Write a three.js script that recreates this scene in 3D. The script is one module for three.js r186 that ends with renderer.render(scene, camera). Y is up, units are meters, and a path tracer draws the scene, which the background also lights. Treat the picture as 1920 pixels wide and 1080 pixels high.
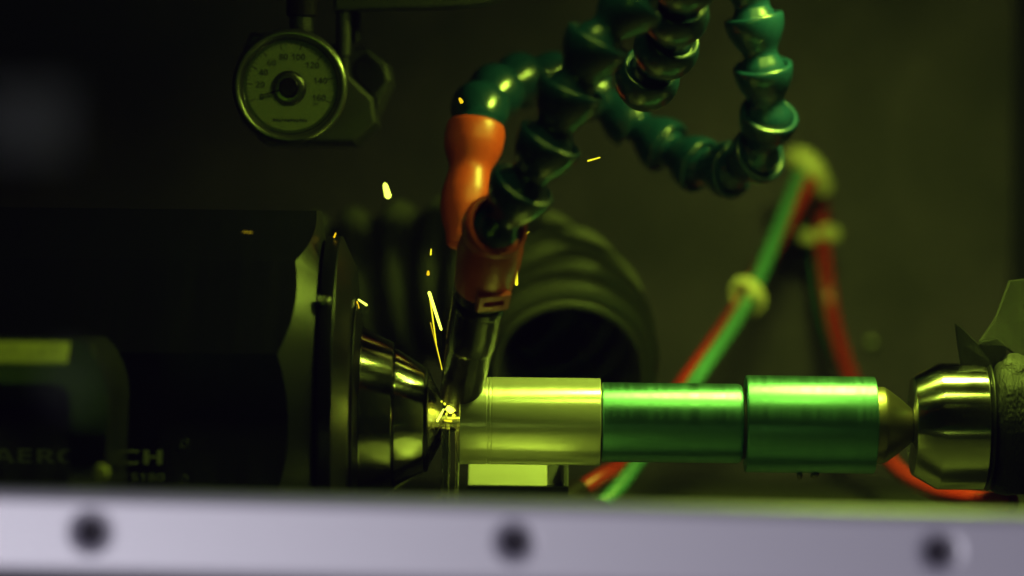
import * as THREE from 'three';
import { RoundedBoxGeometry } from 'three/addons/geometries/RoundedBoxGeometry.js';
import { mergeGeometries, toCreasedNormals } from 'three/addons/utils/BufferGeometryUtils.js';
import { ImprovedNoise } from 'three/addons/math/ImprovedNoise.js';
import { FontLoader } from 'three/addons/loaders/FontLoader.js';
import { TextGeometry } from 'three/addons/geometries/TextGeometry.js';
import { RectAreaLightUniformsLib } from 'three/addons/lights/RectAreaLightUniformsLib.js';

// ---------------------------------------------------------------- camera, light, exposure
RectAreaLightUniformsLib.init();
const scene = new THREE.Scene();
scene.background = new THREE.Color().setRGB(0.022, 0.013, 0.055);      // the dim, unlit workshop behind the camera
const FOCAL = 6300, DIST = 0.9, ROLL = 0.012;                            // pixels of a 1920 px wide picture; metres; radians
const camera = new THREE.PerspectiveCamera(2 * Math.atan(540 / FOCAL) * 180 / Math.PI, 16 / 9, 0.01, 20);
camera.position.set(0, 0, DIST);
camera.rotation.z = ROLL;
camera.focus = DIST;
camera.userData.fStop = 5.3;
scene.add(camera);
const renderer = new THREE.WebGLRenderer({ antialias: true });
renderer.setSize(1024, 576);
renderer.toneMapping = THREE.LinearToneMapping;
renderer.toneMappingExposure = 1;
renderer.shadowMap.enabled = true;

const LAMPS = [
  { at: [112, 152, 0], pitch: 92, w: 50, h: 24, power: 1120, baffle: 19, color: [1, 0.97, 0.78], label: 'larger white strip lamp straight above the shaft' },
  { at: [60, 150, 112], pitch: 119, w: 110, h: 10, power: 150, lip: 9, color: [1, 0.97, 0.78], label: 'slim white strip lamp between the shaft and the window' },
];
const BENCH = { at: [-540, -360, 2200], aim: [-60, -50, 250], w: 300, h: 300, power: 44, color: [0.93, 0.9, 1.0] };

// ---------------------------------------------------------------- helpers (lengths in millimetres)
const mm = 0.001;
const c = Math.cos(ROLL), s = Math.sin(ROLL);
function P(px, py, z = 0) {                  // a point of the photograph on the plane z (mm) -> world mm
  const k = (DIST * 1000 - z) / FOCAL, u = (px - 960) * k, v = (540 - py) * k;
  return new THREE.Vector3(u * c - v * s, u * s + v * c, z);
}
const rgb = (r, g, b) => new THREE.Color().setRGB(r, g, b);
let seed = 7;
const rnd = () => { seed = (seed * 1664525 + 1013904223) % 4294967296; return seed / 4294967296; };
const noise = new ImprovedNoise();
const used = new Map();
function numbered(name) {
  const n = used.get(name) || 0; used.set(name, n + 1);
  return n ? name + '_' + String(n).padStart(3, '0') : name;
}
function thing(name, label, category, at = [0, 0, 0], group) {
  const o = new THREE.Group(); o.name = numbered(name); o.position.set(at[0] * mm, at[1] * mm, at[2] * mm);
  o.userData = { label, category }; if (group) o.userData.group = group;
  scene.add(o); return o;
}
function world0(o) { const p = new THREE.Vector3(); for (let q = o; q && q !== scene; q = q.parent) p.add(q.position); return p; }
function part(name, geo, mat, parent, label) {        // geo in world millimetres
  geo.scale(mm, mm, mm);
  const w = world0(parent); geo.translate(-w.x, -w.y, -w.z);
  const m = new THREE.Mesh(geo, mat); m.name = name; m.castShadow = m.receiveShadow = true;
  if (label) m.userData.label = label;
  parent.add(m); return m;
}
function structure(name, geo, mat) {
  geo.scale(mm, mm, mm);
  const m = new THREE.Mesh(geo, mat); m.name = name; m.castShadow = m.receiveShadow = true; m.userData.kind = 'structure'; scene.add(m); return m;
}
const box = (x0, x1, y0, y1, z0, z1, r = 0.4) => new RoundedBoxGeometry(x1 - x0, y1 - y0, z1 - z0, 2, r).translate((x0 + x1) / 2, (y0 + y1) / 2, (z0 + z1) / 2);
const slab = (x0, x1, y0, y1, z0, z1) => new THREE.BoxGeometry(x1 - x0, y1 - y0, z1 - z0).translate((x0 + x1) / 2, (y0 + y1) / 2, (z0 + z1) / 2);
function soften(pts, b = 0.2) {              // a small chamfer at each corner of a profile
  const out = [];
  pts.forEach((p, i) => {
    if (i === 0 || i === pts.length - 1) { out.push(p); return; }
    const a = pts[i - 1], d = pts[i + 1], la = Math.hypot(a[0] - p[0], a[1] - p[1]), ld = Math.hypot(d[0] - p[0], d[1] - p[1]);
    const ka = Math.min(b, la * 0.4) / la, kd = Math.min(b, ld * 0.4) / ld;
    out.push([p[0] + (a[0] - p[0]) * ka, p[1] + (a[1] - p[1]) * ka], [p[0] + (d[0] - p[0]) * kd, p[1] + (d[1] - p[1]) * kd]);
  });
  return out;
}
// profile of [distance along axis, radius]; axis along +x from the spindle line
function turned(pts, y = AXIS, z = 0, b = 0.2, segments = 96) {
  const g = new THREE.LatheGeometry(soften(pts, b).map(([a, r]) => new THREE.Vector2(Math.max(r, 0.001), a)), segments);
  return toCreasedNormals(g, 0.5).rotateZ(-Math.PI / 2).translate(0, y, z);
}
// profile along a free axis: local +y runs from a to the next point
function turnedAlong(pts, from, dir, b = 0.2, segments = 48, crease = 0.6) {
  const g = toCreasedNormals(new THREE.LatheGeometry(soften(pts, b).map(([a, r]) => new THREE.Vector2(Math.max(r, 0.001), a)), segments), crease);
  return g.applyQuaternion(new THREE.Quaternion().setFromUnitVectors(new THREE.Vector3(0, 1, 0), dir.clone().normalize())).translate(from.x, from.y, from.z);
}
function plate(points, z0, z1, bevel = 0.5) { // outline in world mm, extruded from z0 to z1
  const sh = new THREE.Shape(points.map((p) => new THREE.Vector2(p.x ?? p[0], p.y ?? p[1])));
  return new THREE.ExtrudeGeometry(sh, { depth: z1 - z0 - 2 * bevel, bevelEnabled: true, bevelSize: bevel, bevelOffset: -bevel, bevelThickness: bevel, bevelSegments: 2, curveSegments: 16 }).translate(0, 0, z0 + bevel);
}
const outline = (pixels, z) => pixels.map(([x, y]) => P(x, y, z));
const curve = (list) => new THREE.CatmullRomCurve3(list.map(([x, y, z]) => P(x, y, z)), false, 'centripetal');
const AXIS = -35.6;

// ---------------------------------------------------------------- textures
function fieldTexture(w, h, f, srgb = false) {
  const d = new Uint8Array(w * h * 4);
  for (let y = 0; y < h; y++) for (let x = 0; x < w; x++) {
    const v = f(x / w, y / h), i = (y * w + x) * 4;
    for (let k = 0; k < 3; k++) d[i + k] = Math.max(0, Math.min(255, Math.round(255 * (Array.isArray(v) ? v[k] : v))));
    d[i + 3] = 255;
  }
  const t = new THREE.DataTexture(d, w, h); t.wrapS = t.wrapT = THREE.RepeatWrapping; t.magFilter = THREE.LinearFilter; t.minFilter = THREE.LinearFilter;
  if (srgb) t.colorSpace = THREE.SRGBColorSpace;
  t.needsUpdate = true; return t;
}
const tile = (u, v, n, z) => {               // noise that repeats
  const a = 2 * Math.PI * u, b = 2 * Math.PI * v;
  return noise.noise(Math.cos(a) * n + 11, Math.sin(a) * n + z, Math.cos(b) * n + 5) * 0.6 + noise.noise(Math.sin(b) * n + 3, Math.cos(a) * n * 2 + z, Math.sin(a) * n) * 0.4;
};
const rings = Array.from({ length: 512 }, () => rnd());
const turnedRough = fieldTexture(64, 512, (u, v) => 0.72 + 0.2 * (rings[Math.floor(v * 512) % 512] - 0.5) + 0.18 * tile(u, v, 3, 1));
const turnedBump = fieldTexture(8, 512, (u, v) => 0.5 + 0.5 * (rings[Math.floor(v * 512) % 512] - 0.5));
const smudge = fieldTexture(256, 256, (u, v) => 0.75 + 0.35 * tile(u, v, 2, 4) + 0.2 * tile(u, v, 7, 9));
const grime = fieldTexture(256, 256, (u, v) => 0.78 + 0.3 * tile(u, v, 2.2, 2) + 0.16 * tile(u, v, 9, 6) + 0.05 * (rnd() - 0.5), true);
const leather = fieldTexture(256, 256, (u, v) => 0.5 + 0.5 * tile(u, v, 16, 3) + 0.35 * tile(u, v, 34, 8));

// ---------------------------------------------------------------- materials
const M = {
  wall: new THREE.MeshStandardMaterial({ color: rgb(0.06, 0.041, 0.1), roughness: 0.75, map: grime }),
  floor: new THREE.MeshStandardMaterial({ color: rgb(0.032, 0.029, 0.026), roughness: 0.55, map: grime }),
  pit: new THREE.MeshStandardMaterial({ color: rgb(0.06, 0.057, 0.05), roughness: 0.6, map: grime }),
  blackWall: new THREE.MeshStandardMaterial({ color: rgb(0.012, 0.012, 0.013), roughness: 0.7 }),
  rail: new THREE.MeshStandardMaterial({ color: rgb(0.66, 0.65, 0.68), roughness: 0.6, metalness: 0.35, roughnessMap: smudge }),
  glass: new THREE.MeshPhysicalMaterial({ color: rgb(0.44, 0.55, 0.165), roughness: 0, transmission: 1, thickness: 0, ior: 1.5 }),
  stage: new THREE.MeshPhysicalMaterial({ color: rgb(0.005, 0.005, 0.006), roughness: 0.5, specularIntensity: 0.2, roughnessMap: smudge }),
  stageCone: new THREE.MeshStandardMaterial({ color: rgb(0.07, 0.07, 0.062), roughness: 0.32, metalness: 0.9 }),
  ink: new THREE.MeshStandardMaterial({ color: rgb(0.4, 0.4, 0.38), roughness: 0.7 }),
  blackSteel: new THREE.MeshStandardMaterial({ color: rgb(0.02, 0.02, 0.019), roughness: 0.4, metalness: 0.9 }),
  steel: new THREE.MeshPhysicalMaterial({ color: rgb(0.45, 0.43, 0.4), roughness: 0.34, metalness: 1, roughnessMap: smudge, anisotropy: 0.92, anisotropyRotation: Math.PI / 2 }),
  dullSteel: new THREE.MeshPhysicalMaterial({ color: rgb(0.2, 0.19, 0.175), roughness: 0.3, metalness: 1, roughnessMap: smudge, anisotropy: 0.9, anisotropyRotation: Math.PI / 2 }),
  polished: new THREE.MeshPhysicalMaterial({ color: rgb(0.55, 0.53, 0.5), roughness: 0.28, metalness: 1, roughnessMap: smudge, anisotropy: 0.95, anisotropyRotation: Math.PI / 2 }),
  pale: new THREE.MeshPhysicalMaterial({ color: rgb(0.85, 0.83, 0.76), roughness: 0.52, metalness: 0.7, roughnessMap: turnedRough, bumpMap: turnedBump, bumpScale: 0.000004, anisotropy: 0.88, anisotropyRotation: Math.PI / 2 }),
  green: new THREE.MeshPhysicalMaterial({ color: rgb(0.16, 0.41, 0.44), roughness: 0.64, metalness: 1, roughnessMap: turnedRough, bumpMap: turnedBump, bumpScale: 0.000003, anisotropy: 0.7, anisotropyRotation: Math.PI / 2 }),
  groove: new THREE.MeshStandardMaterial({ color: rgb(0.06, 0.06, 0.05), roughness: 0.5, metalness: 0.6 }),
  brass: new THREE.MeshPhysicalMaterial({ color: rgb(0.22, 0.19, 0.13), roughness: 0.38, metalness: 1 }),
  hose: new THREE.MeshPhysicalMaterial({ color: rgb(0.004, 0.028, 0.07), roughness: 0.28, clearcoat: 0.5, clearcoatRoughness: 0.22 }),
  orange: new THREE.MeshPhysicalMaterial({ color: rgb(0.52, 0.052, 0.01), roughness: 0.42, clearcoat: 0.2, clearcoatRoughness: 0.35 }),
  blackPlastic: new THREE.MeshPhysicalMaterial({ color: rgb(0.013, 0.0095, 0.006), roughness: 0.3, specularIntensity: 0.3 }),
  rubber: new THREE.MeshStandardMaterial({ color: rgb(0.07, 0.068, 0.06), roughness: 0.48 }),
  redTube: new THREE.MeshPhysicalMaterial({ color: rgb(0.32, 0.015, 0.008), roughness: 0.3, clearcoat: 0.3 }),
  tealTube: new THREE.MeshPhysicalMaterial({ color: rgb(0.065, 0.215, 0.19), roughness: 0.25, clearcoat: 0.4 }),
  tie: new THREE.MeshStandardMaterial({ color: rgb(0.55, 0.5, 0.34), roughness: 0.5 }),
  gaugeSteel: new THREE.MeshStandardMaterial({ color: rgb(0.2, 0.2, 0.18), roughness: 0.3, metalness: 0.9 }),
  castBody: new THREE.MeshStandardMaterial({ color: rgb(0.045, 0.045, 0.042), roughness: 0.42, metalness: 0.6 }),
  sticker: new THREE.MeshStandardMaterial({ color: rgb(0.8, 0.76, 0.3), roughness: 0.6 }),
  leatherDark: new THREE.MeshPhysicalMaterial({ color: rgb(0.009, 0.009, 0.01), roughness: 0.55, specularIntensity: 0.35, bumpMap: leather, bumpScale: 0.0006 }),
  leatherGrey: new THREE.MeshStandardMaterial({ color: rgb(0.01, 0.0097, 0.0095), roughness: 0.55, bumpMap: leather, bumpScale: 0.0006 }),
  blockSteel: new THREE.MeshStandardMaterial({ color: rgb(0.64, 0.62, 0.56), roughness: 0.5, metalness: 0.45, roughnessMap: smudge }),
  bolt: new THREE.MeshStandardMaterial({ color: rgb(0.06, 0.05, 0.075), roughness: 0.6 }),
  lampBody: new THREE.MeshStandardMaterial({ color: rgb(0.2, 0.2, 0.2), roughness: 0.5, metalness: 0.5 }),
};
const glow = (r, g, b) => new THREE.MeshStandardMaterial({ color: rgb(0.02, 0.02, 0.02), emissive: rgb(1, 1, 1).setRGB(r, g, b), emissiveIntensity: 1, roughness: 1 });

// ---------------------------------------------------------------- the machine's enclosure
structure('wall_back', slab(-320, 190, -110, 215, -320, -300), M.wall);
structure('floor', slab(-320, 190, -112, -100, -299.9, 172), M.pit);
structure('ledge', box(-319, 177.5, -99.9, -66.5, -299.5, -105, 1.5), M.floor);
structure('wall_left', slab(-332, -320.1, -112, 215, -320, 172), M.blackWall);
structure('wall_right', slab(178, 190, -99.8, 214, -299.8, 172), M.blackWall);
structure('ceiling', slab(-320, 190, 215.1, 227, -320, 172), M.blackWall);
structure('wall_front_upper', slab(-332, 190, 122, 227, 172.2, 186), M.blackWall);
structure('wall_front_lower', slab(-332, 190, -250, -67, 172.2, 180), M.blackWall);

for (const LAMP of LAMPS) { // lamps inside the enclosure
  const t = thing('strip_lamp', LAMP.label, 'lamp', LAMP.at);
  t.rotation.x = LAMP.pitch * Math.PI / 180;            // local +z is where it shines, local +y lies towards the window
  const put = (name, g, m) => { const o = new THREE.Mesh(g.scale(mm, mm, mm), m); o.name = name; o.castShadow = o.receiveShadow = true; t.add(o); };
  put('housing', new RoundedBoxGeometry(LAMP.w + 10, LAMP.h + 10, 14, 2, 2).translate(0, 0, -9), M.lampBody);
  put('diffuser', new RoundedBoxGeometry(LAMP.w, LAMP.h, 2, 2, 0.6).translate(0, 0, -1.5), glow(0.8, 0.78, 0.64));
  if (LAMP.baffle) {                             // unseen blinkers added at both ends and towards the window to cut spill
    for (const [x, wing] of [[-1, 40], [1, 6]]) put('added_light_baffle', new THREE.BoxGeometry(1.5, LAMP.h + wing, LAMP.baffle).translate(x * (LAMP.w / 2 + 1.5), 3 - wing / 2, LAMP.baffle / 2 - 2), M.blackWall);
    put('added_light_baffle', new THREE.BoxGeometry(LAMP.w + 4.5, 1.5, LAMP.baffle).translate(0, LAMP.h / 2 + 1.5, LAMP.baffle / 2 - 2), M.blackWall);
  }
  if (LAMP.lip) put('added_light_baffle', new THREE.BoxGeometry(LAMP.w + 4, 1.5, LAMP.lip + 2).translate(0, -LAMP.h / 2 - 1.5, LAMP.lip / 2 - 1), M.blackWall);  // unseen strip added to keep this light off the back wall
  for (const x of [-LAMP.w / 2 + 6, LAMP.w / 2 - 6]) put('bracket', new THREE.BoxGeometry(10, 6, 66).translate(x, 0, -49), M.lampBody);
  const l = new THREE.RectAreaLight(rgb(...LAMP.color), LAMP.power, LAMP.w * mm, LAMP.h * mm);
  l.name = 'strip_lamp_beam'; l.rotation.y = Math.PI; l.position.z = 0.0005; t.add(l);
}
{ // screw in the back wall
  const q = P(1635, 645, -298), t = thing('wall_screw', 'small pale screw head in the dark back wall', 'screw', [q.x, q.y, -300]);
  const h = turnedAlong([[-1, 0], [-1, 3], [0.6, 2.6], [1.6, 1.2], [1.7, 0]], new THREE.Vector3(q.x, q.y, -299.2), new THREE.Vector3(0, 0, 1), 0.3, 24);
  part('screw_head', h, M.gaugeSteel, t);
}
{ // lamp in the workshop in front of the window
  const t = thing('bench_lamp', 'cool white bench lamp standing in the workshop before the window', 'lamp', BENCH.at);
  t.lookAt(new THREE.Vector3(...BENCH.aim).multiplyScalar(mm));
  const put = (name, g, m) => { const o = new THREE.Mesh(g.scale(mm, mm, mm), m); o.name = name; o.castShadow = o.receiveShadow = true; t.add(o); };
  put('housing', new RoundedBoxGeometry(BENCH.w + 30, BENCH.h + 30, 30, 2, 5).translate(0, 0, -18), M.lampBody);
  put('diffuser', new RoundedBoxGeometry(BENCH.w, BENCH.h, 3, 2, 1).translate(0, 0, -2), glow(0.9, 0.88, 1));
  put('stem', new THREE.CylinderGeometry(12, 12, 700, 16).translate(0, -480, -20), M.lampBody);
  const l = new THREE.RectAreaLight(rgb(...BENCH.color), BENCH.power, BENCH.w * mm, BENCH.h * mm);
  l.name = 'bench_lamp_beam'; l.rotation.y = Math.PI; l.position.z = 0.0005; t.add(l);
}

{ // two unseen glowing panels, added so that the window mirrors a violet haze
  for (const [px, py, w, h, k, l] of [[48, 240, 120, 100, 0.24, 'dim violet screen added unseen for the upper haze mirrored in the window'], [132, 722, 50, 70, 0.2, 'dimmer violet screen added unseen for the lower haze mirrored in the window']]) {
    const depth = 4500, x = (px - 960) / FOCAL * depth, y = (540 - py) / FOCAL * depth, z = 3950;
    const t = thing('added_haze_panel', l, 'screen', [x, y - h / 2, z], 'added haze panels');
    part('haze_panel_case', box(x - w / 2 - 6, x + w / 2 + 6, y - h / 2 - 6, y + h / 2 + 6, z + 1, z + 20, 2), M.blackWall, t);
    part('haze_panel_glow', box(x - w / 2, x + w / 2, y - h / 2, y + h / 2, z - 0.5, z + 2, 0.4), glow(0.95 * k, 0.9 * k, 1.3 * k), t);
  }
}
{ // tinted safety window and the rail below it
  const w = thing('safety_window', 'yellow green tinted safety glass held above the pale metal rail', 'window', [-70, -60, 175]);
  part('pane', slab(-331, 189, -60, 121.5, 173, 178), M.glass, w);

  const r = thing('window_rail', 'pale lilac grey metal rail with countersunk bolt holes below the tinted glass', 'rail', [0, -63, 189]);
  const z = 190, L = 290, HY = -53.6;
  const sh = new THREE.Shape([[-L, -63.4], [L, -63.4], [L, -45.2], [-L, -45.2]].map((p) => new THREE.Vector2(...p)));
  const spots = [-3, -2, -1, 0, 1, 2, 3].map((k) => P(967 + k * 796.5, 1015, z).x);
  for (const x of spots) { const h = new THREE.Path(); h.absarc(x, HY, 2.8, 0, Math.PI * 2, true); sh.holes.push(h); }
  const rail = new THREE.ExtrudeGeometry(sh, { depth: 5.6, bevelEnabled: true, bevelSize: 2.4, bevelOffset: -2.4, bevelThickness: 2.4, bevelSegments: 3, curveSegments: 32 });
  rail.translate(0, 0, z - 8);
  const turnRail = (g) => g.translate(0, -HY, 0).rotateZ(-0.0112).translate(0, HY, 0);
  part('rail_bar', turnRail(rail), M.rail, r);
  for (const x of spots) part('bolt_head', turnRail(turnedAlong([[0, 0], [0, 2.75], [2.4, 2.75], [2.4, 1.7], [0.8, 1.7], [0.8, 0]], new THREE.Vector3(x, HY, z - 9), new THREE.Vector3(0, 0, 1))), M.bolt, r);
}

// ---------------------------------------------------------------- lettering
const bold = await new FontLoader().loadAsync('fonts/droid/droid_sans_bold.typeface.json');
const sans = await new FontLoader().loadAsync('fonts/droid/droid_sans_regular.typeface.json');
function letters(text, font, height, width, at) {       // lower left corner at (x, y), standing 0.15 proud of the plane z
  const g = new TextGeometry(text, { font, size: height, depth: 0.15, curveSegments: 5 });
  g.computeBoundingBox(); const b = g.boundingBox;
  return g.translate(-b.min.x, -b.min.y, 0).scale(width / (b.max.x - b.min.x), height / (b.max.y - b.min.y), 1).translate(at[0], at[1], at[2]);
}

{ // rotary stage: faceted black housing whose end is turned to a cone
  const t = thing('rotary_stage', 'large black faceted rotary stage housing with raised lettering behind the arch', 'machine', [-130, -100, 0]);
  const R = 57.2, ang = [[18.6, 57.2, 0], [50.5, 54.2, 0], [80, 56.3, 6], [100, 56.3, 6], [129.5, 54.2, 0], [161.4, 57.2, 0]], verts = [];
  for (const a of ang) verts.push(a); for (const [a, r, e] of ang) verts.push([a + 180, r, e]);
  const poly = verts.map(([a, r, e]) => [r * Math.sin(a * Math.PI / 180), r * Math.cos(a * Math.PI / 180), e]);   // y, z
  const side = [], cone = [], N = 24, x0 = -50.4, r0 = 48.6, kk = 0.98, xb = -260;
  const xe = (r) => x0 - (r - r0) * kk;
  const tri = (out, a, b, d) => out.push(...a, ...b, ...d);
  for (let i = 0; i < poly.length; i++) {
    const A = poly[i], B = poly[(i + 1) % poly.length];
    for (let j = 0; j < N; j++) {
      const p = [A[0] + (B[0] - A[0]) * j / N, A[1] + (B[1] - A[1]) * j / N], q = [A[0] + (B[0] - A[0]) * (j + 1) / N, A[1] + (B[1] - A[1]) * (j + 1) / N];
      const rp = Math.hypot(...p), rq = Math.hypot(...q), ep = A[2] + (B[2] - A[2]) * j / N, eq = A[2] + (B[2] - A[2]) * (j + 1) / N;   // the bare cone starts later along the upper facets
      const p1 = [xe(rp - ep), p[0], p[1]], q1 = [xe(rq - eq), q[0], q[1]], p0 = [xb, p[0], p[1]], q0 = [xb, q[0], q[1]];
      const p2 = [x0, p[0] * r0 / rp, p[1] * r0 / rp], q2 = [x0, q[0] * r0 / rq, q[1] * r0 / rq];
      tri(side, p0, p1, q1); tri(side, p0, q1, q0);
      tri(cone, p1, p2, q2); tri(cone, p1, q2, q1);
      tri(side, p0, q0, [xb, 0, 0]); tri(cone, p2, [x0, 0, 0], q2);
    }
  }
  const geo = (arr) => {
    const g = new THREE.BufferGeometry(); g.setAttribute('position', new THREE.Float32BufferAttribute(arr, 3));
    const uv = []; for (let i = 0; i < arr.length; i += 3) uv.push(arr[i] / 80, (arr[i + 1] + arr[i + 2]) / 80);
    g.setAttribute('uv', new THREE.Float32BufferAttribute(uv, 2)); g.computeVertexNormals(); return g.translate(0, AXIS, 0);
  };
  part('housing', geo(side), M.stage, t);
  part('end_cone', toCreasedNormals(geo(cone), 0.5), M.stageCone, t, 'bare turned cone at the end of the housing');
  part('foot', box(-240, -75, -99.9, -84, -40, 40, 1), M.stage, t);
  const zf = R * Math.cos(18.6 * Math.PI / 180);
  const a0 = P(-14, 866, zf), a1 = P(304, 868, zf);
  part('lettering', letters('AEROTECH', bold, 3.7, a1.x - a0.x, [a0.x, a0.y - 0.2, zf + 0.02]), M.ink, t);
  const b0 = P(246, 902, zf), b1 = P(308, 902, zf);
  part('lettering', letters('S180', sans, 2.0, b1.x - b0.x, [b0.x, b0.y, zf + 0.02]), M.ink, t);
  for (const [x, y] of [[345, 832], [345, 900]]) {
    const q = P(x, y, zf);
    part('screw', turnedAlong([[-1, 0], [-1, 1.3], [0.5, 1.3], [0.5, 0.7], [-0.3, 0.7], [-0.3, 0]], q, new THREE.Vector3(0, 0, 1), 0.15, 24), M.castBody, t);
  }
}

{ // chuck on the spindle
  const t = thing('collet_chuck', 'polished steel collet chuck with a black flange on the rotary stage', 'chuck', [-45, AXIS - 49, 0]);
  const X = (px) => (px - 960) / 7;
  part('flange', turned([[-50.2, 0], [-50.2, 44], [X(614), 44], [X(614), 48.6], [X(616), 49], [X(641), 49], [X(644), 48], [X(667), 41], [X(667), 0]]), M.blackSteel, t);
  part('backing_ring', turned([[X(667), 0], [X(667), 31], [X(672), 31], [X(674), 29.5], [X(677), 27.5], [X(681), 25.2], [X(681), 0]]), M.blackSteel, t);
  part('cone_body', turned([[X(681), 0], [X(681), 25], [X(684), 24.6], [X(741), 20.6], [X(743), 18.4], [X(748), 18.2], [X(748), 0]], AXIS, 0, 0.35), M.dullSteel, t);
  part('nut', turned([[X(743.5), 0], [X(743.5), 18.9], [X(746), 19.0], [X(798), 14.4], [X(800), 13.8], [X(800), 0]], AXIS, 0, 0.25), M.polished, t);
  part('nut_collar', turned([[X(800), 0], [X(800), 14.2], [X(806), 13.7], [X(807), 13], [X(807), 0]], AXIS, 0, 0.2), M.blackSteel, t);
  part('collet', turned([[X(807), 0], [X(807), 12.9], [X(833), 5.6], [X(834), 4.4], [X(834), 0]], AXIS, 0, 0.25), M.steel, t);
  for (const a of [40, 130, -32, -140]) {       // clamp screws round the flange
    const y = AXIS + 49.4 * Math.sin(a * Math.PI / 180), z = 49.4 * Math.cos(a * Math.PI / 180), d = new THREE.Vector3(0, Math.sin(a * Math.PI / 180), Math.cos(a * Math.PI / 180));
    const sc = part('clamp_screw', turnedAlong([[-1.5, 0], [-1.5, 1.7], [1.1, 1.7], [1.1, 0.9], [0.2, 0.9], [0.2, 0]], new THREE.Vector3(X(622), y, z), d, 0.2, 24), M.steel, t);
    sc.name = 'clamp_screw';
  }
}

{ // the workpiece
  const X = (px) => (px - 960) / 7;
  const t = thing('turned_workpiece', 'stepped metal shaft, bare at one end and green over the other two steps', 'shaft', [X(1250), AXIS - 13, 0]);
  part('stub', turned([[X(834), 0], [X(834), 3.6], [X(839), 3.6], [X(839), 4.6], [X(842), 4.6], [X(842), 3.2], [X(866), 3.2], [X(866), 0]], AXIS, 0, 0.15), M.steel, t);
  part('bare_section', turned([[X(866), 0], [X(866), 11.5], [X(867), 11.7], [X(916), 11.7], [X(916.6), 11.5], [X(918.4), 11.5], [X(919), 11.7], [X(923), 11.7], [X(923.5), 11.55], [X(925), 11.55], [X(925.5), 11.7], [X(1126.5), 11.7], [X(1128), 11.5], [X(1128), 0]], AXIS, 0, 0.06), M.pale, t, 'bare pale metal section with a fine scribed groove');
  part('neck', turned([[X(1128), 0], [X(1128), 9.7], [X(1132), 9.7], [X(1132), 0]]), M.groove, t);
  part('green_section', turned([[X(1131), 0], [X(1131), 10.2], [X(1133), 10.65], [X(1386), 10.65], [X(1392), 10.3], [X(1394), 9.6], [X(1394), 0]], AXIS, 0, 0.12), M.green, t, 'slimmer green section');
  part('neck', turned([[X(1394), 0], [X(1394), 9.5], [X(1401), 9.5], [X(1401), 0]]), M.groove, t);
  part('green_section', turned([[X(1400), 0], [X(1400), 12.7], [X(1402), 13.0], [X(1640), 13.0], [X(1642), 12.8], [X(1642), 0]], AXIS, 0, 0.1), M.green, t, 'thicker green section');
}
{ // drops hanging under the workpiece
  for (const [px, w, h, l] of [[1503, 1.7, 2.6, 'small round coolant drop hanging under the thicker green section'], [1532, 2.4, 2.2, 'wider slanting coolant drop hanging under the thicker green section']]) {
    const X = (px - 960) / 7, y = AXIS - 12.7;
    const d = thing('coolant_drop', l, 'drop', [X, y - h, 0], 'drops under the shaft');
    const g = new THREE.SphereGeometry(1, 20, 16); const pos = g.attributes.position;
    for (let i = 0; i < pos.count; i++) { const yy = pos.getY(i), k = yy > 0 ? 1 - 0.45 * yy : 1; pos.setXYZ(i, pos.getX(i) * k * w / 2 + (w > 2 ? -yy * -0.5 : 0), yy * h / 2, pos.getZ(i) * k * w / 2); }
    g.computeVertexNormals();
    part('drop_body', g.translate(X, y - h / 2 + 0.5, 1), M.brass, d);
  }
}
{ // collet of the tailstock
  const X = (px) => (px - 960) / 7;
  const t = thing('tailstock_collet', 'mirror polished steel tailstock nut gripping the brass coloured centre', 'chuck', [X(1780), AXIS - 17, 0]);
  part('centre', turned([[X(1642), 0], [X(1642), 10.3], [X(1660), 10.3], [X(1668), 9.6], [X(1690), 7.3], [X(1709), 4.9], [X(1713), 4.6], [X(1713), 0]], AXIS, 0, 0.3), M.brass, t, 'brass coloured tapered centre');
  part('nut', turned([[X(1713), 0], [X(1713), 12.9], [X(1714), 13.3], [X(1760), 17], [X(1846), 17], [X(1846), 0]], AXIS, 0, 0.25), M.polished, t);
  part('flange', turned([[X(1846), 0], [X(1846), 16.2], [X(1853), 17.2], [X(1856), 17.2], [X(1856), 0]]), M.blackSteel, t);
  part('spindle', turned([[X(1856), 0], [X(1856), 10], [176, 10], [176, 0]]), M.blackSteel, t);
}
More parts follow.
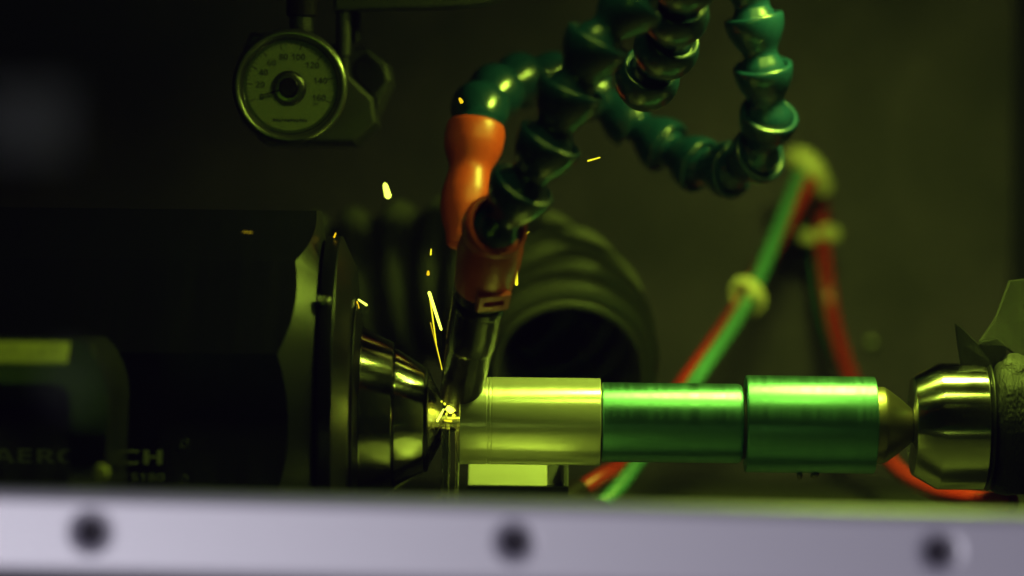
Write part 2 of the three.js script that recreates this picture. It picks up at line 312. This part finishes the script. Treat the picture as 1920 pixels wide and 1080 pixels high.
{ // tailstock cover with its flaps
  const X = (px) => (px - 960) / 7;
  const t = thing('tailstock_cover', 'black wrinkled leather cover over the tailstock with raised flaps', 'cover', [152, -100, 0]);
  const g = new THREE.LatheGeometry([[X(1857), 11], [X(1858), 14], [X(1862), 16.6], [X(1870), 17.8], [X(1890), 18.4], [X(1920), 18.6], [174, 19], [177, 19]].map(([a, r]) => new THREE.Vector2(r, a)), 72).rotateZ(-Math.PI / 2);
  const p = g.attributes.position;
  for (let i = 0; i < p.count; i++) {
    const x = p.getX(i), y = p.getY(i), z = p.getZ(i), n = noise.noise(x * 0.12, y * 0.14, z * 0.14) * 1.3 + noise.noise(x * 0.4, y * 0.4, z * 0.4) * 0.4, r = Math.hypot(y, z), k = (r + n) / r;
    p.setXYZ(i, x, y * k, z * k);
  }
  g.computeVertexNormals();
  part('cover_body', g.translate(0, AXIS, 0), M.leatherDark, t);
  part('pedestal', box(140, 176, -99.9, -50, -14, 14, 1), M.blackSteel, t);
  const bend = (g2, k, x0) => { const q = g2.attributes.position; for (let i = 0; i < q.count; i++) { const d = q.getX(i) - x0; q.setZ(i, q.getZ(i) + k * d * d); } g2.computeVertexNormals(); return g2; };
  part('flap', bend(plate(outline([[1790, 606], [1800, 612], [1832, 643], [1868, 634], [1884, 648], [1884, 664], [1866, 690], [1800, 684], [1794, 640]], 2), 1, 3.4, 0.4), 0.01, 120), M.leatherDark, t, 'limp black flap');
  part('flap', bend(plate(outline([[1892, 526], [1940, 520], [1940, 668], [1905, 668], [1888, 655], [1850, 664], [1836, 640], [1866, 596]], -10), -11, -8.5, 0.4), -0.008, 135), M.leatherGrey, t, 'stiff grey flap');
  const hump = new THREE.SphereGeometry(1, 32, 24); const hp = hump.attributes.position;
  for (let i = 0; i < hp.count; i++) { const x = hp.getX(i), y = hp.getY(i), z = hp.getZ(i), k = 1 + 0.14 * noise.noise(x * 2, y * 2, z * 2); hp.setXYZ(i, x * 6 * k, y * 7 * k, z * 7 * k); }
  hump.computeVertexNormals();
  const hc = P(1904, 712, 4); part('fold', hump.translate(hc.x, hc.y, 4), M.leatherGrey, t, 'grainy grey fold');
}
{ // thin blades under the cut
  for (const [a, b, top, z0, z1, l] of [[832, 848, 800, -8, 10, 'wider thin steel blade standing under the glowing cut'], [857, 864.5, 806, -8, 6, 'narrow thin steel blade standing beside the end of the bare shaft section']]) {
    const x0 = (a - 960) / 7, x1 = (b - 960) / 7, y = P(a, top, 0).y;
    const t = thing('support_blade', l, 'blade', [(x0 + x1) / 2, -100, 0], 'blades under the shaft');
    part('blade', box(x0, x1, -99.9, y, z0, z1, 0.3), M.steel, t);
    part('blade_foot', box(x0 - (x1 - x0 < 2 ? 0 : 3), x1 + 0.1, -99.8, -92, z0 - 4, z1 - 0.4, 0.3), M.blackSteel, t);
  }
}
{ // block below the shaft
  const a = P(878, 870, -22), b = P(1026, 870, -22), d = P(1052, 870, -22), e = P(1066, 870, -22);
  const t = thing('fixture_block', 'low steel fixture block with a sloping bright face under the bare shaft section', 'block', [(a.x + e.x) / 2, -100, -45]);
  const prism = (x0, x1, prof) => { const g = new THREE.ExtrudeGeometry(new THREE.Shape(prof.map(([zz, yy]) => new THREE.Vector2(zz, yy))), { depth: x1 - x0 - 0.6, bevelEnabled: true, bevelSize: 0.3, bevelOffset: -0.3, bevelThickness: 0.3, bevelSegments: 2 }); return g.rotateY(-Math.PI / 2).scale(1, 1, 1).translate(x1 - 0.3, 0, 0); };
  // profile in (z, y): rotateY(-90) turns +x of the shape into +z
  part('body', prism(a.x, e.x, [[-47, -99.8], [-18, -99.8], [-18, -54.2], [-21, -54.2], [-27, -54.2], [-47, -54.2]]), M.blackSteel, t);
  part('bounce_plate', box(a.x - 1, e.x + 3, -99.7, -61, -17.9, 46, 0.5), M.blockSteel, t);  // unseen plate added to bounce light onto the underside of the bare section
  part('sloping_face', prism(a.x, b.x, [[-39, -54], [-20, -54], [-32, -46.5], [-39, -46.5]]), M.blockSteel, t, 'sloping face');
  part('stop', prism(b.x + 0.1, d.x, [[-39, -54], [-23, -54], [-31, -46.5], [-39, -46.5]]), M.castBody, t);
  part('side_plate', prism(d.x + 0.6, e.x, [[-43, -54], [-19, -54], [-23, -46.3], [-43, -46.3]]), M.castBody, t);
}

// ---------------------------------------------------------------- segmented coolant hoses
const SEG = 14;
const segmentShape = (() => {
  const pr = [[-1.2, 6.6], [-2.0, 6.9], [-2.25, 7.3], [-2.25, 8.0], [-1.9, 8.45], [-0.9, 8.5], [0.5, 8.4], [2.4, 7.95], [4.4, 7.1], [6, 6.15], [7.4, 5.35], [8.6, 4.95], [9.6, 5.05], [11.2, 5.9], [13, 6.45], [15, 6.45], [16.6, 5.8], [18, 4.7], [18, 3.6], [14, 3.4]];
  return new THREE.LatheGeometry(pr.map(([a, r]) => new THREE.Vector2(r * mm, a * mm)), 48);
})();
const UPV = new THREE.Vector3(0, 1, 0);
const bulbProfile = [[-4.2, 5.6], [-4.9, 6.2], [-5.0, 6.9], [-4.6, 7.4], [-3, 8.1], [-1, 8.6], [1, 8.6], [3, 8.15], [5, 7.2], [7, 5.9]];
const lathed = (pr) => new THREE.LatheGeometry(pr.map(([a, r]) => new THREE.Vector2(r * mm, a * mm)), 48);
const bulbShape = lathed([...bulbProfile, [8.4, 5.0], [9.6, 5.05], [11.2, 5.9], [13, 6.45], [15, 6.45], [16.6, 5.8], [18, 4.7], [18, 3.6], [14, 3.4]]);
const bulbEnd = lathed([...bulbProfile, [8, 5.0], [8.3, 4.2], [7.6, 3.6], [3, 3.4]]);
function hose(label, points, bulbs = false) {
  const cv = curve(points), L = cv.getLength(), n = Math.floor(L / SEG);
  const end = cv.getPointAt(1), t = thing('coolant_hose', label, 'hose', end.toArray(), 'segmented coolant hoses');
  for (let k = 0; k < n; k++) {
    const b = cv.getPointAt(1 - k * SEG / L), a = cv.getPointAt(1 - (k + 1) * SEG / L);
    const m = new THREE.Mesh(bulbs ? (k ? bulbShape : bulbEnd) : segmentShape, M.hose); m.name = 'segment'; m.castShadow = m.receiveShadow = true;
    const d = b.clone().sub(a), len = d.length(); d.normalize();
    m.quaternion.setFromUnitVectors(UPV, d).multiply(new THREE.Quaternion().setFromAxisAngle(UPV, k * 1.3));
    m.scale.set(1, len / SEG, 1);
    m.position.copy(a.sub(end)).multiplyScalar(mm); t.add(m);
  }
  return { t, end, dir: end.clone().sub(cv.getPointAt(1 - 6 / L)).normalize() };
}
const front = hose('dark green segmented hose with an orange socket leading down to the black nozzle', [[1300, -150, 66], [1205, -20, 62], [1118, 82, 60], [1066, 178, 57], [1028, 270, 54], [980, 352, 50], [925, 436, 43.5]]);
{
  const from = P(926, 436, 43), to = P(861, 750, 4), d = to.clone().sub(from), Ln = d.length(); d.normalize();
  const k = Ln / 59;
  const n = thing('cutting_nozzle', 'orange and black tapered nozzle pointing at the glowing cut', 'nozzle', to.toArray());
  part('socket', turnedAlong([[5, 5], [-1, 5.6], [-1, 6.6], [1, 7.8], [4, 8.3], [8, 8.4], [13, 8.0], [17, 7.6], [18.5 * k, 7.4], [18.5 * k, 5]], from, d, 0.4, 64, 0.9), M.orange, n, 'orange socket');
  const open = new THREE.Vector3(0.42, 0.22, 0.88).normalize(), mouth = P(925, 428, 44);      // round bowl that takes the last ball of the hose
  part('socket_bowl', turnedAlong([[-8.0, 0], [-7.4, 3.2], [-5.6, 5.9], [-3, 7.8], [0, 8.6], [2.2, 8.5], [3.2, 8.0], [3.4, 7.3], [2.6, 6.8], [0, 6.9]], mouth, open, 0.3, 64, 0.9), M.orange, n, 'orange bowl with a rounded rim');
  part('collar', turnedAlong([[18 * k, 4], [18 * k, 7.3], [21 * k, 7.25], [21.3 * k, 6.9], [22 * k, 6.9], [22.3 * k, 7.2], [25 * k, 7.15], [25.5 * k, 6.8], [25.5 * k, 4]], from, d, 0.3, 64), M.blackPlastic, n);
  part('tip', turnedAlong([[25 * k, 4], [25 * k, 7.0], [32 * k, 6.9], [38 * k, 6.75], [38.6 * k, 6.3], [48 * k, 6.0], [57 * k, 5.5], [59 * k, 4.7], [59 * k, 2.2], [50 * k, 2]], from, d, 0.35, 64, 0.7), M.blackPlastic, n);
  // raised rectangular catch on the socket
  const fr = new THREE.Shape([[-4.1, -2.3], [4.1, -2.3], [4.1, 2.3], [-4.1, 2.3]].map((p) => new THREE.Vector2(...p)));
  fr.holes.push(new THREE.Path([[-2.9, -0.9], [-2.9, 0.9], [2.9, 0.9], [2.9, -0.9]].map((p) => new THREE.Vector2(...p))));
  const cg = new THREE.ExtrudeGeometry(fr, { depth: 1.6, bevelEnabled: true, bevelSize: 0.2, bevelThickness: 0.2, bevelSegments: 2 });
  const view = new THREE.Vector3(0.35, 0, 1), out = view.clone().addScaledVector(d, -view.dot(d)).normalize(), across = d.clone().cross(out).normalize().negate();
  const up = out.clone().cross(across).normalize();
  const mid = from.clone().addScaledVector(d, 16.5 * k).addScaledVector(out, 7.1);
  cg.applyMatrix4(new THREE.Matrix4().makeBasis(across, up, out)).translate(mid.x, mid.y, mid.z);
  part('catch', cg, M.orange, n);
}
const rear = hose('green segmented hose looping low behind the others to an orange tip', [[1380, -170, -44], [1402, -40, -46], [1416, 50, -48], [1432, 140, -50], [1440, 225, -55], [1412, 300, -66], [1340, 318, -80], [1258, 282, -92], [1180, 225, -100], [1100, 172, -100], [1020, 148, -92], [948, 162, -78], [900, 206, -60], [893, 246, -48]]);
{
  const from = P(892, 240, -47), to = P(864, 440, -36), d = to.clone().sub(from).normalize();
  const n = thing('orange_hose_tip', 'waisted orange tip on the looping green hose behind the black nozzle', 'nozzle', to.toArray());
  part('tip_body', turnedAlong([[3, 6.6], [0, 7.2], [-0.8, 7.8], [-0.2, 8.3], [2, 8.5], [6, 8.3], [9, 7.3], [11.5, 6.1], [13.5, 5.8], [16, 6.3], [20, 7.0], [25, 6.9], [29, 5.8], [32, 4.5], [36, 3.6], [36, 2.2], [30, 2]], from, d, 0.6, 64, 1.0), M.orange, n);
}
hose('green segmented hose ending in a blunt open joint between the other two hoses', [[1325, -150, 66], [1283, -30, 44], [1266, 32, 33], [1248, 92, 22], [1212, 150, 11], [1194, 205, 0]], true);

// ---------------------------------------------------------------- corrugated duct
{
  const pts = [[1066, 696, -96], [1065, 650, -110], [1051, 604, -126], [1015, 568, -142], [950, 538, -153], [860, 528, -160], [760, 535, -164], [660, 550, -166], [520, 565, -168], [300, 570, -168]];
  const cv = curve(pts), L = cv.getLength();
  const t = thing('corrugated_duct', 'thick black corrugated extraction duct with its round mouth open behind the shaft', 'duct', cv.getPointAt(0).toArray());
  part('mouth_rim', new THREE.TorusGeometry(22.2, 1.5, 16, 96).applyQuaternion(new THREE.Quaternion().setFromUnitVectors(new THREE.Vector3(0, 0, 1), cv.getTangentAt(0))).translate(...cv.getPointAt(0).toArray()), M.rubber, t);
  part('duct_wall', new THREE.TubeGeometry(cv, 160, 22.4, 64, false), M.rubber, t);
  const n = Math.floor(L / 13.5), ribShape = new THREE.TorusGeometry(23 * mm, 4.2 * mm, 20, 80), p0 = cv.getPointAt(0);
  for (let k = 0; k < n; k++) {
    const u = (7 + k * 13.5) / L; if (u > 1) break;
    const m = new THREE.Mesh(ribShape, M.rubber); m.name = 'rib'; m.castShadow = m.receiveShadow = true;
    m.quaternion.setFromUnitVectors(new THREE.Vector3(0, 0, 1), cv.getTangentAt(u));
    m.position.copy(cv.getPointAt(u).sub(p0)).multiplyScalar(mm); t.add(m);
  }
}

// ---------------------------------------------------------------- air tubes and ties
function airTube(label, mat, points, r) {
  const cv = curve(points), t = thing('air_tube', label, 'tube', cv.getPointAt(0).toArray(), 'pneumatic tubes');
  part('tube_wall', new THREE.TubeGeometry(cv, 180, r, 20, false), mat, t); return cv;
}
airTube('red air tube bent into a tall peak behind the shaft beside a green one', M.redTube, [[1086, 921, -84], [1130, 893, -90], [1176, 864, -100], [1280, 722, -128], [1392, 566, -190], [1455, 455, -222], [1512, 355, -246], [1531, 322, -256], [1540, 350, -264], [1541, 440, -272], [1560, 590, -270], [1612, 750, -225], [1672, 868, -110], [1730, 912, -60], [1800, 934, -26], [1900, 944, -14]], 2.6);
airTube('pale green air tube bent into a tall peak behind the shaft beside a red one', M.tealTube, [[1128, 950, -84], [1160, 914, -90], [1196, 866, -98], [1305, 712, -124], [1404, 560, -186], [1452, 450, -218], [1494, 345, -246], [1512, 305, -258], [1522, 330, -272], [1528, 430, -280], [1545, 570, -278], [1590, 706, -255], [1660, 790, -235], [1760, 830, -220], [1900, 850, -210]], 2.45);
function tie(label, at, dir, rx, ry) {
  const t = thing('cable_tie', label, 'tie', at.toArray(), 'ties round the air tubes');
  const q = new THREE.Quaternion().setFromUnitVectors(new THREE.Vector3(0, 0, 1), dir.clone().normalize());
  const band = new THREE.TorusGeometry(1, 0.24, 10, 40).scale(rx, ry, rx * 1.4).applyQuaternion(q);
  part('band', band.translate(at.x, at.y, at.z), M.tie, t);
  const head = new RoundedBoxGeometry(4.2, 4.2, 4.4, 2, 0.8).applyQuaternion(q), h = new THREE.Vector3(0.3, 0.2, 1).normalize().multiplyScalar(rx * 0.95);
  part('head', head.translate(at.x + h.x, at.y + h.y, at.z + h.z), M.tie, t);
}
const along = (a, b) => P(...b).sub(P(...a));
tie('pale cable tie halfway up the straight run of the air tubes', P(1402, 556, -188), along([1300, 720, -128], [1500, 340, -246]), 5.8, 4.7);
tie('pale cable tie on the descending side of the air tubes', P(1534, 440, -276), along([1536, 380, -270], [1538, 500, -276]), 6.6, 4.6);
{
  const t = thing('tube_clip', 'pale plastic clip over the peak of the bent air tubes', 'clip', P(1515, 310, -256).toArray());
  const cl = new THREE.CatmullRomCurve3([P(1494, 296, -252), P(1508, 300, -250), P(1526, 318, -250), P(1540, 348, -256)]);
  part('clip_body', new THREE.TubeGeometry(cl, 40, 4.0, 16, false), M.tie, t);
  for (const q of [P(1494, 296, -252), P(1540, 348, -256)]) part('clip_end', new THREE.SphereGeometry(4.0, 20, 14).translate(q.x, q.y, q.z), M.tie, t);
}
{ // fitting at the lower end of the red tube
  const q = P(1083, 924, -83), t = thing('push_fitting', 'small black push fitting holding the end of the red air tube', 'fitting', [q.x, -100, q.z]);
  part('fitting_body', turnedAlong([[-8, 0], [-8, 4.3], [1.2, 4.3], [1.2, 3.2], [-2, 3.1]], q, along([1086, 921, -84], [1176, 864, -100]), 0.3, 32), M.blackPlastic, t);
  part('fitting_base', box(q.x - 6, q.x + 3, -99.9, q.y - 4, q.z - 5, q.z + 5, 0.6), M.blackSteel, t);
}

// ---------------------------------------------------------------- pressure gauge and its regulator
{
  const z = -24, ctr = P(545, 163, z), K = (DIST * 1000 - z) / FOCAL;
  const t = thing('pressure_gauge', 'round pressure gauge with numbered dial hanging from a threaded pipe', 'gauge', [ctr.x, ctr.y - 15.6, z]);
  const cv = document.createElement('canvas'); cv.width = cv.height = 1024; const x = cv.getContext('2d');
  x.fillStyle = '#e9ead9'; x.fillRect(0, 0, 1024, 1024);
  x.fillStyle = x.strokeStyle = '#15150f'; x.textAlign = 'center'; x.textBaseline = 'middle';
  const stops = [[0, 250], [20, 273], [40, 297], [60, 321], [80, 346], [100, 374], [120, 405], [140, 438], [160, 471]];
  const rad = (a) => (a - 90) * Math.PI / 180;
  stops.forEach(([v, a], i) => {
    const l = (ang, r0, r1, w) => { x.lineWidth = w; x.beginPath(); x.moveTo(512 + r0 * Math.cos(rad(ang)), 512 + r0 * Math.sin(rad(ang))); x.lineTo(512 + r1 * Math.cos(rad(ang)), 512 + r1 * Math.sin(rad(ang))); x.stroke(); };
    l(a, 400, 500, 11);
    if (i < stops.length - 1) for (let k = 1; k < 4; k++) l(a + (stops[i + 1][1] - a) * k / 4, 440, 500, 7);
    x.font = 'bold 92px sans-serif'; x.fillText(String(v), 512 + 322 * Math.cos(rad(a)), 512 + 322 * Math.sin(rad(a)));
  });
  x.font = 'bold 44px sans-serif'; x.fillText('psi', 780, 690);
  for (let k = 0; k < 12; k++) x.fillRect(330 + k * 31, 850 + (k % 3) * 4, 22, 30);
  const face = new THREE.CanvasTexture(cv); face.colorSpace = THREE.SRGBColorSpace;
  const zd = new THREE.Vector3(0, 0, 1);
  part('case', turnedAlong([[-12, 0], [-12, 13.4], [-2, 14.6], [0, 15.7], [3, 15.9], [4.2, 15.2], [4.4, 14.2], [3.6, 13.5], [1.2, 13.2], [1.2, 12]], ctr, zd, 0.4, 96), M.gaugeSteel, t);
  part('dial', new THREE.CylinderGeometry(13.3, 13.3, 0.6, 96).rotateX(Math.PI / 2).translate(ctr.x, ctr.y, ctr.z + 0.8), [M.castBody, new THREE.MeshStandardMaterial({ map: face, color: rgb(0.36, 0.38, 0.3), roughness: 0.6 }), M.castBody], t);
  const dm = t.children[t.children.length - 1]; { // print upright on the cap that faces the window
    const g = dm.geometry, uv = g.attributes.uv, p = g.attributes.position;
    for (let i = 0; i < uv.count; i++) uv.setXY(i, 0.5 + p.getX(i) / (26.6 * mm), 0.5 + (p.getY(i) - 15.6 * mm) / (26.6 * mm));
  }
  const hub = part('hub', turnedAlong([[1.2, 0], [1.2, 4.9], [1.8, 4.7], [2.2, 3.4], [2.2, 0]], new THREE.Vector3(ctr.x - 0.4, ctr.y - 0.4, ctr.z), zd, 0.2, 40), M.gaugeSteel, t);
  part('hub_cap', turnedAlong([[2.1, 0], [2.1, 2.9], [3.3, 2.6], [3.5, 0]], new THREE.Vector3(ctr.x - 0.4, ctr.y - 0.4, ctr.z), zd, 0.3, 40), M.blackPlastic, hub);
  const a = 254 * Math.PI / 180, nd = new THREE.Vector3(Math.sin(a), Math.cos(a), 0);
  const needle = new THREE.Shape([[-0.35, -2], [0.35, -2], [0.2, 6], [0, 8.6], [-0.2, 6]].map((p) => new THREE.Vector2(...p)));
  part('needle', new THREE.ExtrudeGeometry(needle, { depth: 0.3, bevelEnabled: false }).rotateZ(-a).translate(ctr.x - 0.4, ctr.y - 0.4, ctr.z + 2.3), M.blackPlastic, t);
  part('lens', new THREE.CylinderGeometry(13.4, 13.4, 0.5, 64).rotateX(Math.PI / 2).translate(ctr.x, ctr.y, ctr.z + 3.9), new THREE.MeshPhysicalMaterial({ color: rgb(0.97, 0.97, 0.97), transmission: 1, thickness: 0, roughness: 0.02 }), t);
  const st = P(565, 60, z - 6);
  const th = []; for (let k = 0; k < 6; k++) th.push([k * 0.85, 3.1], [k * 0.85 + 0.42, 3.6]);
  part('threaded_stem', turnedAlong([[-3, 0], [-3, 3.2], ...th, [5.2, 3.1], [5.2, 0]], st, new THREE.Vector3(0, 1, 0), 0.05, 40, 0.3), M.gaugeSteel, t);
  const pp = P(566, 31, z - 6);
  part('pipe', turnedAlong([[0, 0], [0, 4.3], [60, 4.3], [60, 0]], pp, new THREE.Vector3(0, 1, 0), 0.3, 40), M.blackPlastic, t);
}
{
  const t = thing('air_regulator', 'cast metal regulator body behind the pressure gauge under a rounded bracket', 'regulator', P(590, 268, -64).toArray());
  part('body', plate(outline([[470, 60], [600, 74], [653, 92], [655, 141], [700, 184], [706, 230], [665, 268], [494, 268], [452, 226], [448, 110]], -50), -80, -50, 1.1), M.castBody, t);
  const knob = part('knob', plate(outline([[640, 88], [690, 88], [728, 118], [734, 150], [706, 208], [700, 190], [640, 150]], -54), -84, -54.5, 1.4), M.castBody, t);
  part('knob_face', plate(outline([[664, 116], [688, 96], [720, 126], [724, 148], [700, 180], [664, 146]], -53), -56, -53.2, 0.5), M.blackSteel, knob);
  part('post', turnedAlong([[-3, 0], [-3, 2.2], [12, 2.2], [12, 0]], P(644, 86, -46), new THREE.Vector3(0, 1, 0), 0.2, 32), M.castBody, t);
  part('post', turnedAlong([[-3, 0], [-3, 1.4], [20, 1.4], [20, 0]], P(668, 60, -56), new THREE.Vector3(0, 1, 0), 0.2, 32), M.castBody, t);
  part('bracket', plate(outline([[626, 21], [800, 18], [880, 14], [920, 8], [944, 0], [960, -14], [966, -40], [966, -180], [626, -180]], -44), -48, -42, 0.9), M.castBody, t, 'rounded bracket plate');
}

// ---------------------------------------------------------------- arch at the left
{
  const z1 = 100, z0 = 56;
  const t = thing('black_arch', 'black rounded arch with a yellow lettered strip on its crossbar', 'bracket', [-140, -100, 80]);
  const o = P(205, 636, z1), inn = P(128, 724, z1), yb = -99.9, xl = -190;
  const sh = new THREE.Shape(); sh.moveTo(xl, o.y); sh.lineTo(o.x - 7, o.y); sh.bezierCurveTo(o.x - 4, o.y - 0.4, o.x - 0.2, o.y - 8, o.x, o.y - 13.5); sh.lineTo(o.x, yb);
  sh.lineTo(inn.x, yb); sh.lineTo(inn.x, inn.y - 4); sh.quadraticCurveTo(inn.x, inn.y, inn.x - 4, inn.y); sh.lineTo(xl, inn.y); sh.closePath();
  part('arch_body', new THREE.ExtrudeGeometry(sh, { depth: z1 - z0 - 1.2, bevelEnabled: true, bevelSize: 0.6, bevelOffset: -0.6, bevelThickness: 0.6, bevelSegments: 2, curveSegments: 24 }).translate(0, 0, z0 + 0.6), new THREE.MeshPhysicalMaterial({ color: rgb(0.018, 0.018, 0.015), roughness: 0.34, specularIntensity: 1, roughnessMap: smudge }), t);
  const la = P(-60, 640, z1 + 0.6), lb = P(130, 681, z1 + 0.6);
  const tilt = (g, y) => g.translate(0, -y, -z1).rotateX(-0.85).translate(0, y, z1), wide = (la.y - lb.y) / Math.cos(0.85);
  const strip = part('label_strip', tilt(box(la.x, lb.x, la.y - wide, la.y, z1 - 0.3, z1 + 0.25, 0.2), la.y), M.sticker, t, 'yellow label strip');
  const ta = P(-22, 672, z1 + 3), tb = P(112, 672, z1 + 3);
  part('lettering', tilt(letters('COLLET', sans, 3.6, tb.x - ta.x, [ta.x, la.y - wide + 2.0, z1 + 0.22]), la.y), new THREE.MeshStandardMaterial({ color: rgb(0.5, 0.47, 0.26), roughness: 0.7 }), strip);
  const sc = P(205, 886, z1); part('screw', turnedAlong([[-1, 0], [-1, 2], [0.8, 1.8], [1.2, 0]], new THREE.Vector3(sc.x - 2, sc.y, z1), new THREE.Vector3(0, 0, 1), 0.3, 24), M.sticker, t);
}

// ---------------------------------------------------------------- the glowing cut and the sparks
{
  const q = P(845, 766, 8), t = thing('glowing_cut', 'white hot glowing spot where the nozzle meets the shaft', 'glow', q.toArray());
  const g = new THREE.IcosahedronGeometry(1.0, 4), p = g.attributes.position;
  for (let i = 0; i < p.count; i++) { const x = p.getX(i), y = p.getY(i), z = p.getZ(i), k = 1 + 0.3 * noise.noise(x * 1.4, y * 1.4, z * 1.4 + 4); p.setXYZ(i, x * k * 1.15, y * k * 1.25, z * k); }
  part('molten_glow', g.translate(q.x, q.y, q.z), glow(30, 22, 9), t);
  for (const [px, py, r] of [[834, 757, 0.35], [828, 753, 0.25], [856, 762, 0.4], [851, 779, 0.45], [837, 776, 0.3]]) { const b = P(px, py, 8); part('molten_bead', new THREE.IcosahedronGeometry(r, 2).translate(b.x, b.y, b.z), glow(9, 6, 2), t); }
  const l = new THREE.PointLight(rgb(1, 0.82, 0.5), 0.0032); l.name = 'cut_light'; l.shadow.radius = 0.05; l.castShadow = true; t.add(l);
}
const HOT = { pale: glow(11, 9, 9), amber: glow(6, 2.4, 0.4), gold: glow(6.5, 3.7, 1), dim: glow(2.8, 1.3, 0.3) };
function spark(label, mat, a, b, w, z = 2) {
  const A = P(a[0], a[1], z), B = P(b[0], b[1], z), d = B.clone().sub(A), L = d.length(), r = w / 2;
  const m = new THREE.Mesh(turnedAlong([[0, 0], [Math.min(0.1 * L, r * 0.4), r * 0.5], [Math.min(0.25 * L, r), r * 0.75], [0.6 * L, r * 0.9], [L - Math.min(0.2 * L, r), r], [L - Math.min(0.08 * L, r * 0.3), r * 0.7], [L, 0]], new THREE.Vector3(), d, 0.02, 10, 3).scale(mm, mm, mm), mat);
  m.name = numbered('glowing_spark'); m.position.copy(A.multiplyScalar(mm)); m.castShadow = true;
  m.userData = { label, category: 'spark', group: 'flying sparks' }; scene.add(m);
}
spark('thick pale spark flying high over the collet chuck', HOT.pale, [721, 342], [729, 373], 1.9, 20);
spark('tiny amber spark left of the orange hose tip', HOT.amber, [861, 183], [867, 194], 1.1);
spark('thin amber spark in the open between the front and looping hoses', HOT.gold, [1126, 295], [1101, 302], 0.5);
spark('short thin gold spark above the others beside the orange socket', HOT.gold, [808.5, 466], [807.5, 479], 0.5);
spark('small round amber spark beside the orange socket', HOT.amber, [803, 507], [802.5, 517], 0.9);
spark('longest thick pale spark beside the black nozzle', HOT.pale, [828, 620], [804, 546], 0.95);
spark('thin gold spark crossing the thick pale one beside the black nozzle', HOT.gold, [818, 645], [805, 550], 0.45);
spark('long hair thin gold spark running down towards the glowing cut', HOT.gold, [829, 694], [815, 634], 0.35);
spark('long hair thin dim spark running down beside the gold one', HOT.dim, [828, 690], [807, 604], 0.35);
spark('stout gold spark right of the orange socket', HOT.gold, [967.5, 488], [968.5, 536], 0.95);
spark('faint speck of a spark by the rim of the orange socket', HOT.dim, [993, 434], [986, 439], 0.5);
spark('gold spark of three fanning out over the chuck cone, slanting back', HOT.gold, [664, 563], [654, 572], 0.8);
spark('dim upright spark of three fanning out over the chuck cone', HOT.amber, [669, 564], [673, 579], 0.5);
spark('bright spark of three fanning out over the chuck cone, slanting forward', HOT.pale, [671, 561], [689, 573], 0.7);
spark('curved looking gold spark hanging from the glowing cut', HOT.pale, [833, 766], [819, 791], 0.6, 10);
spark('small flat gold spark just below the glowing cut', HOT.gold, [832, 788], [848, 790], 0.6, 10);
spark('dim amber spark on the edge of the black chuck flange', HOT.amber, [630, 436], [626, 446], 0.5, 10);
spark('flat gold spark lying on top of the black stage housing', HOT.dim, [455, 434.5], [473, 436], 0.2, 46);

renderer.render(scene, camera);
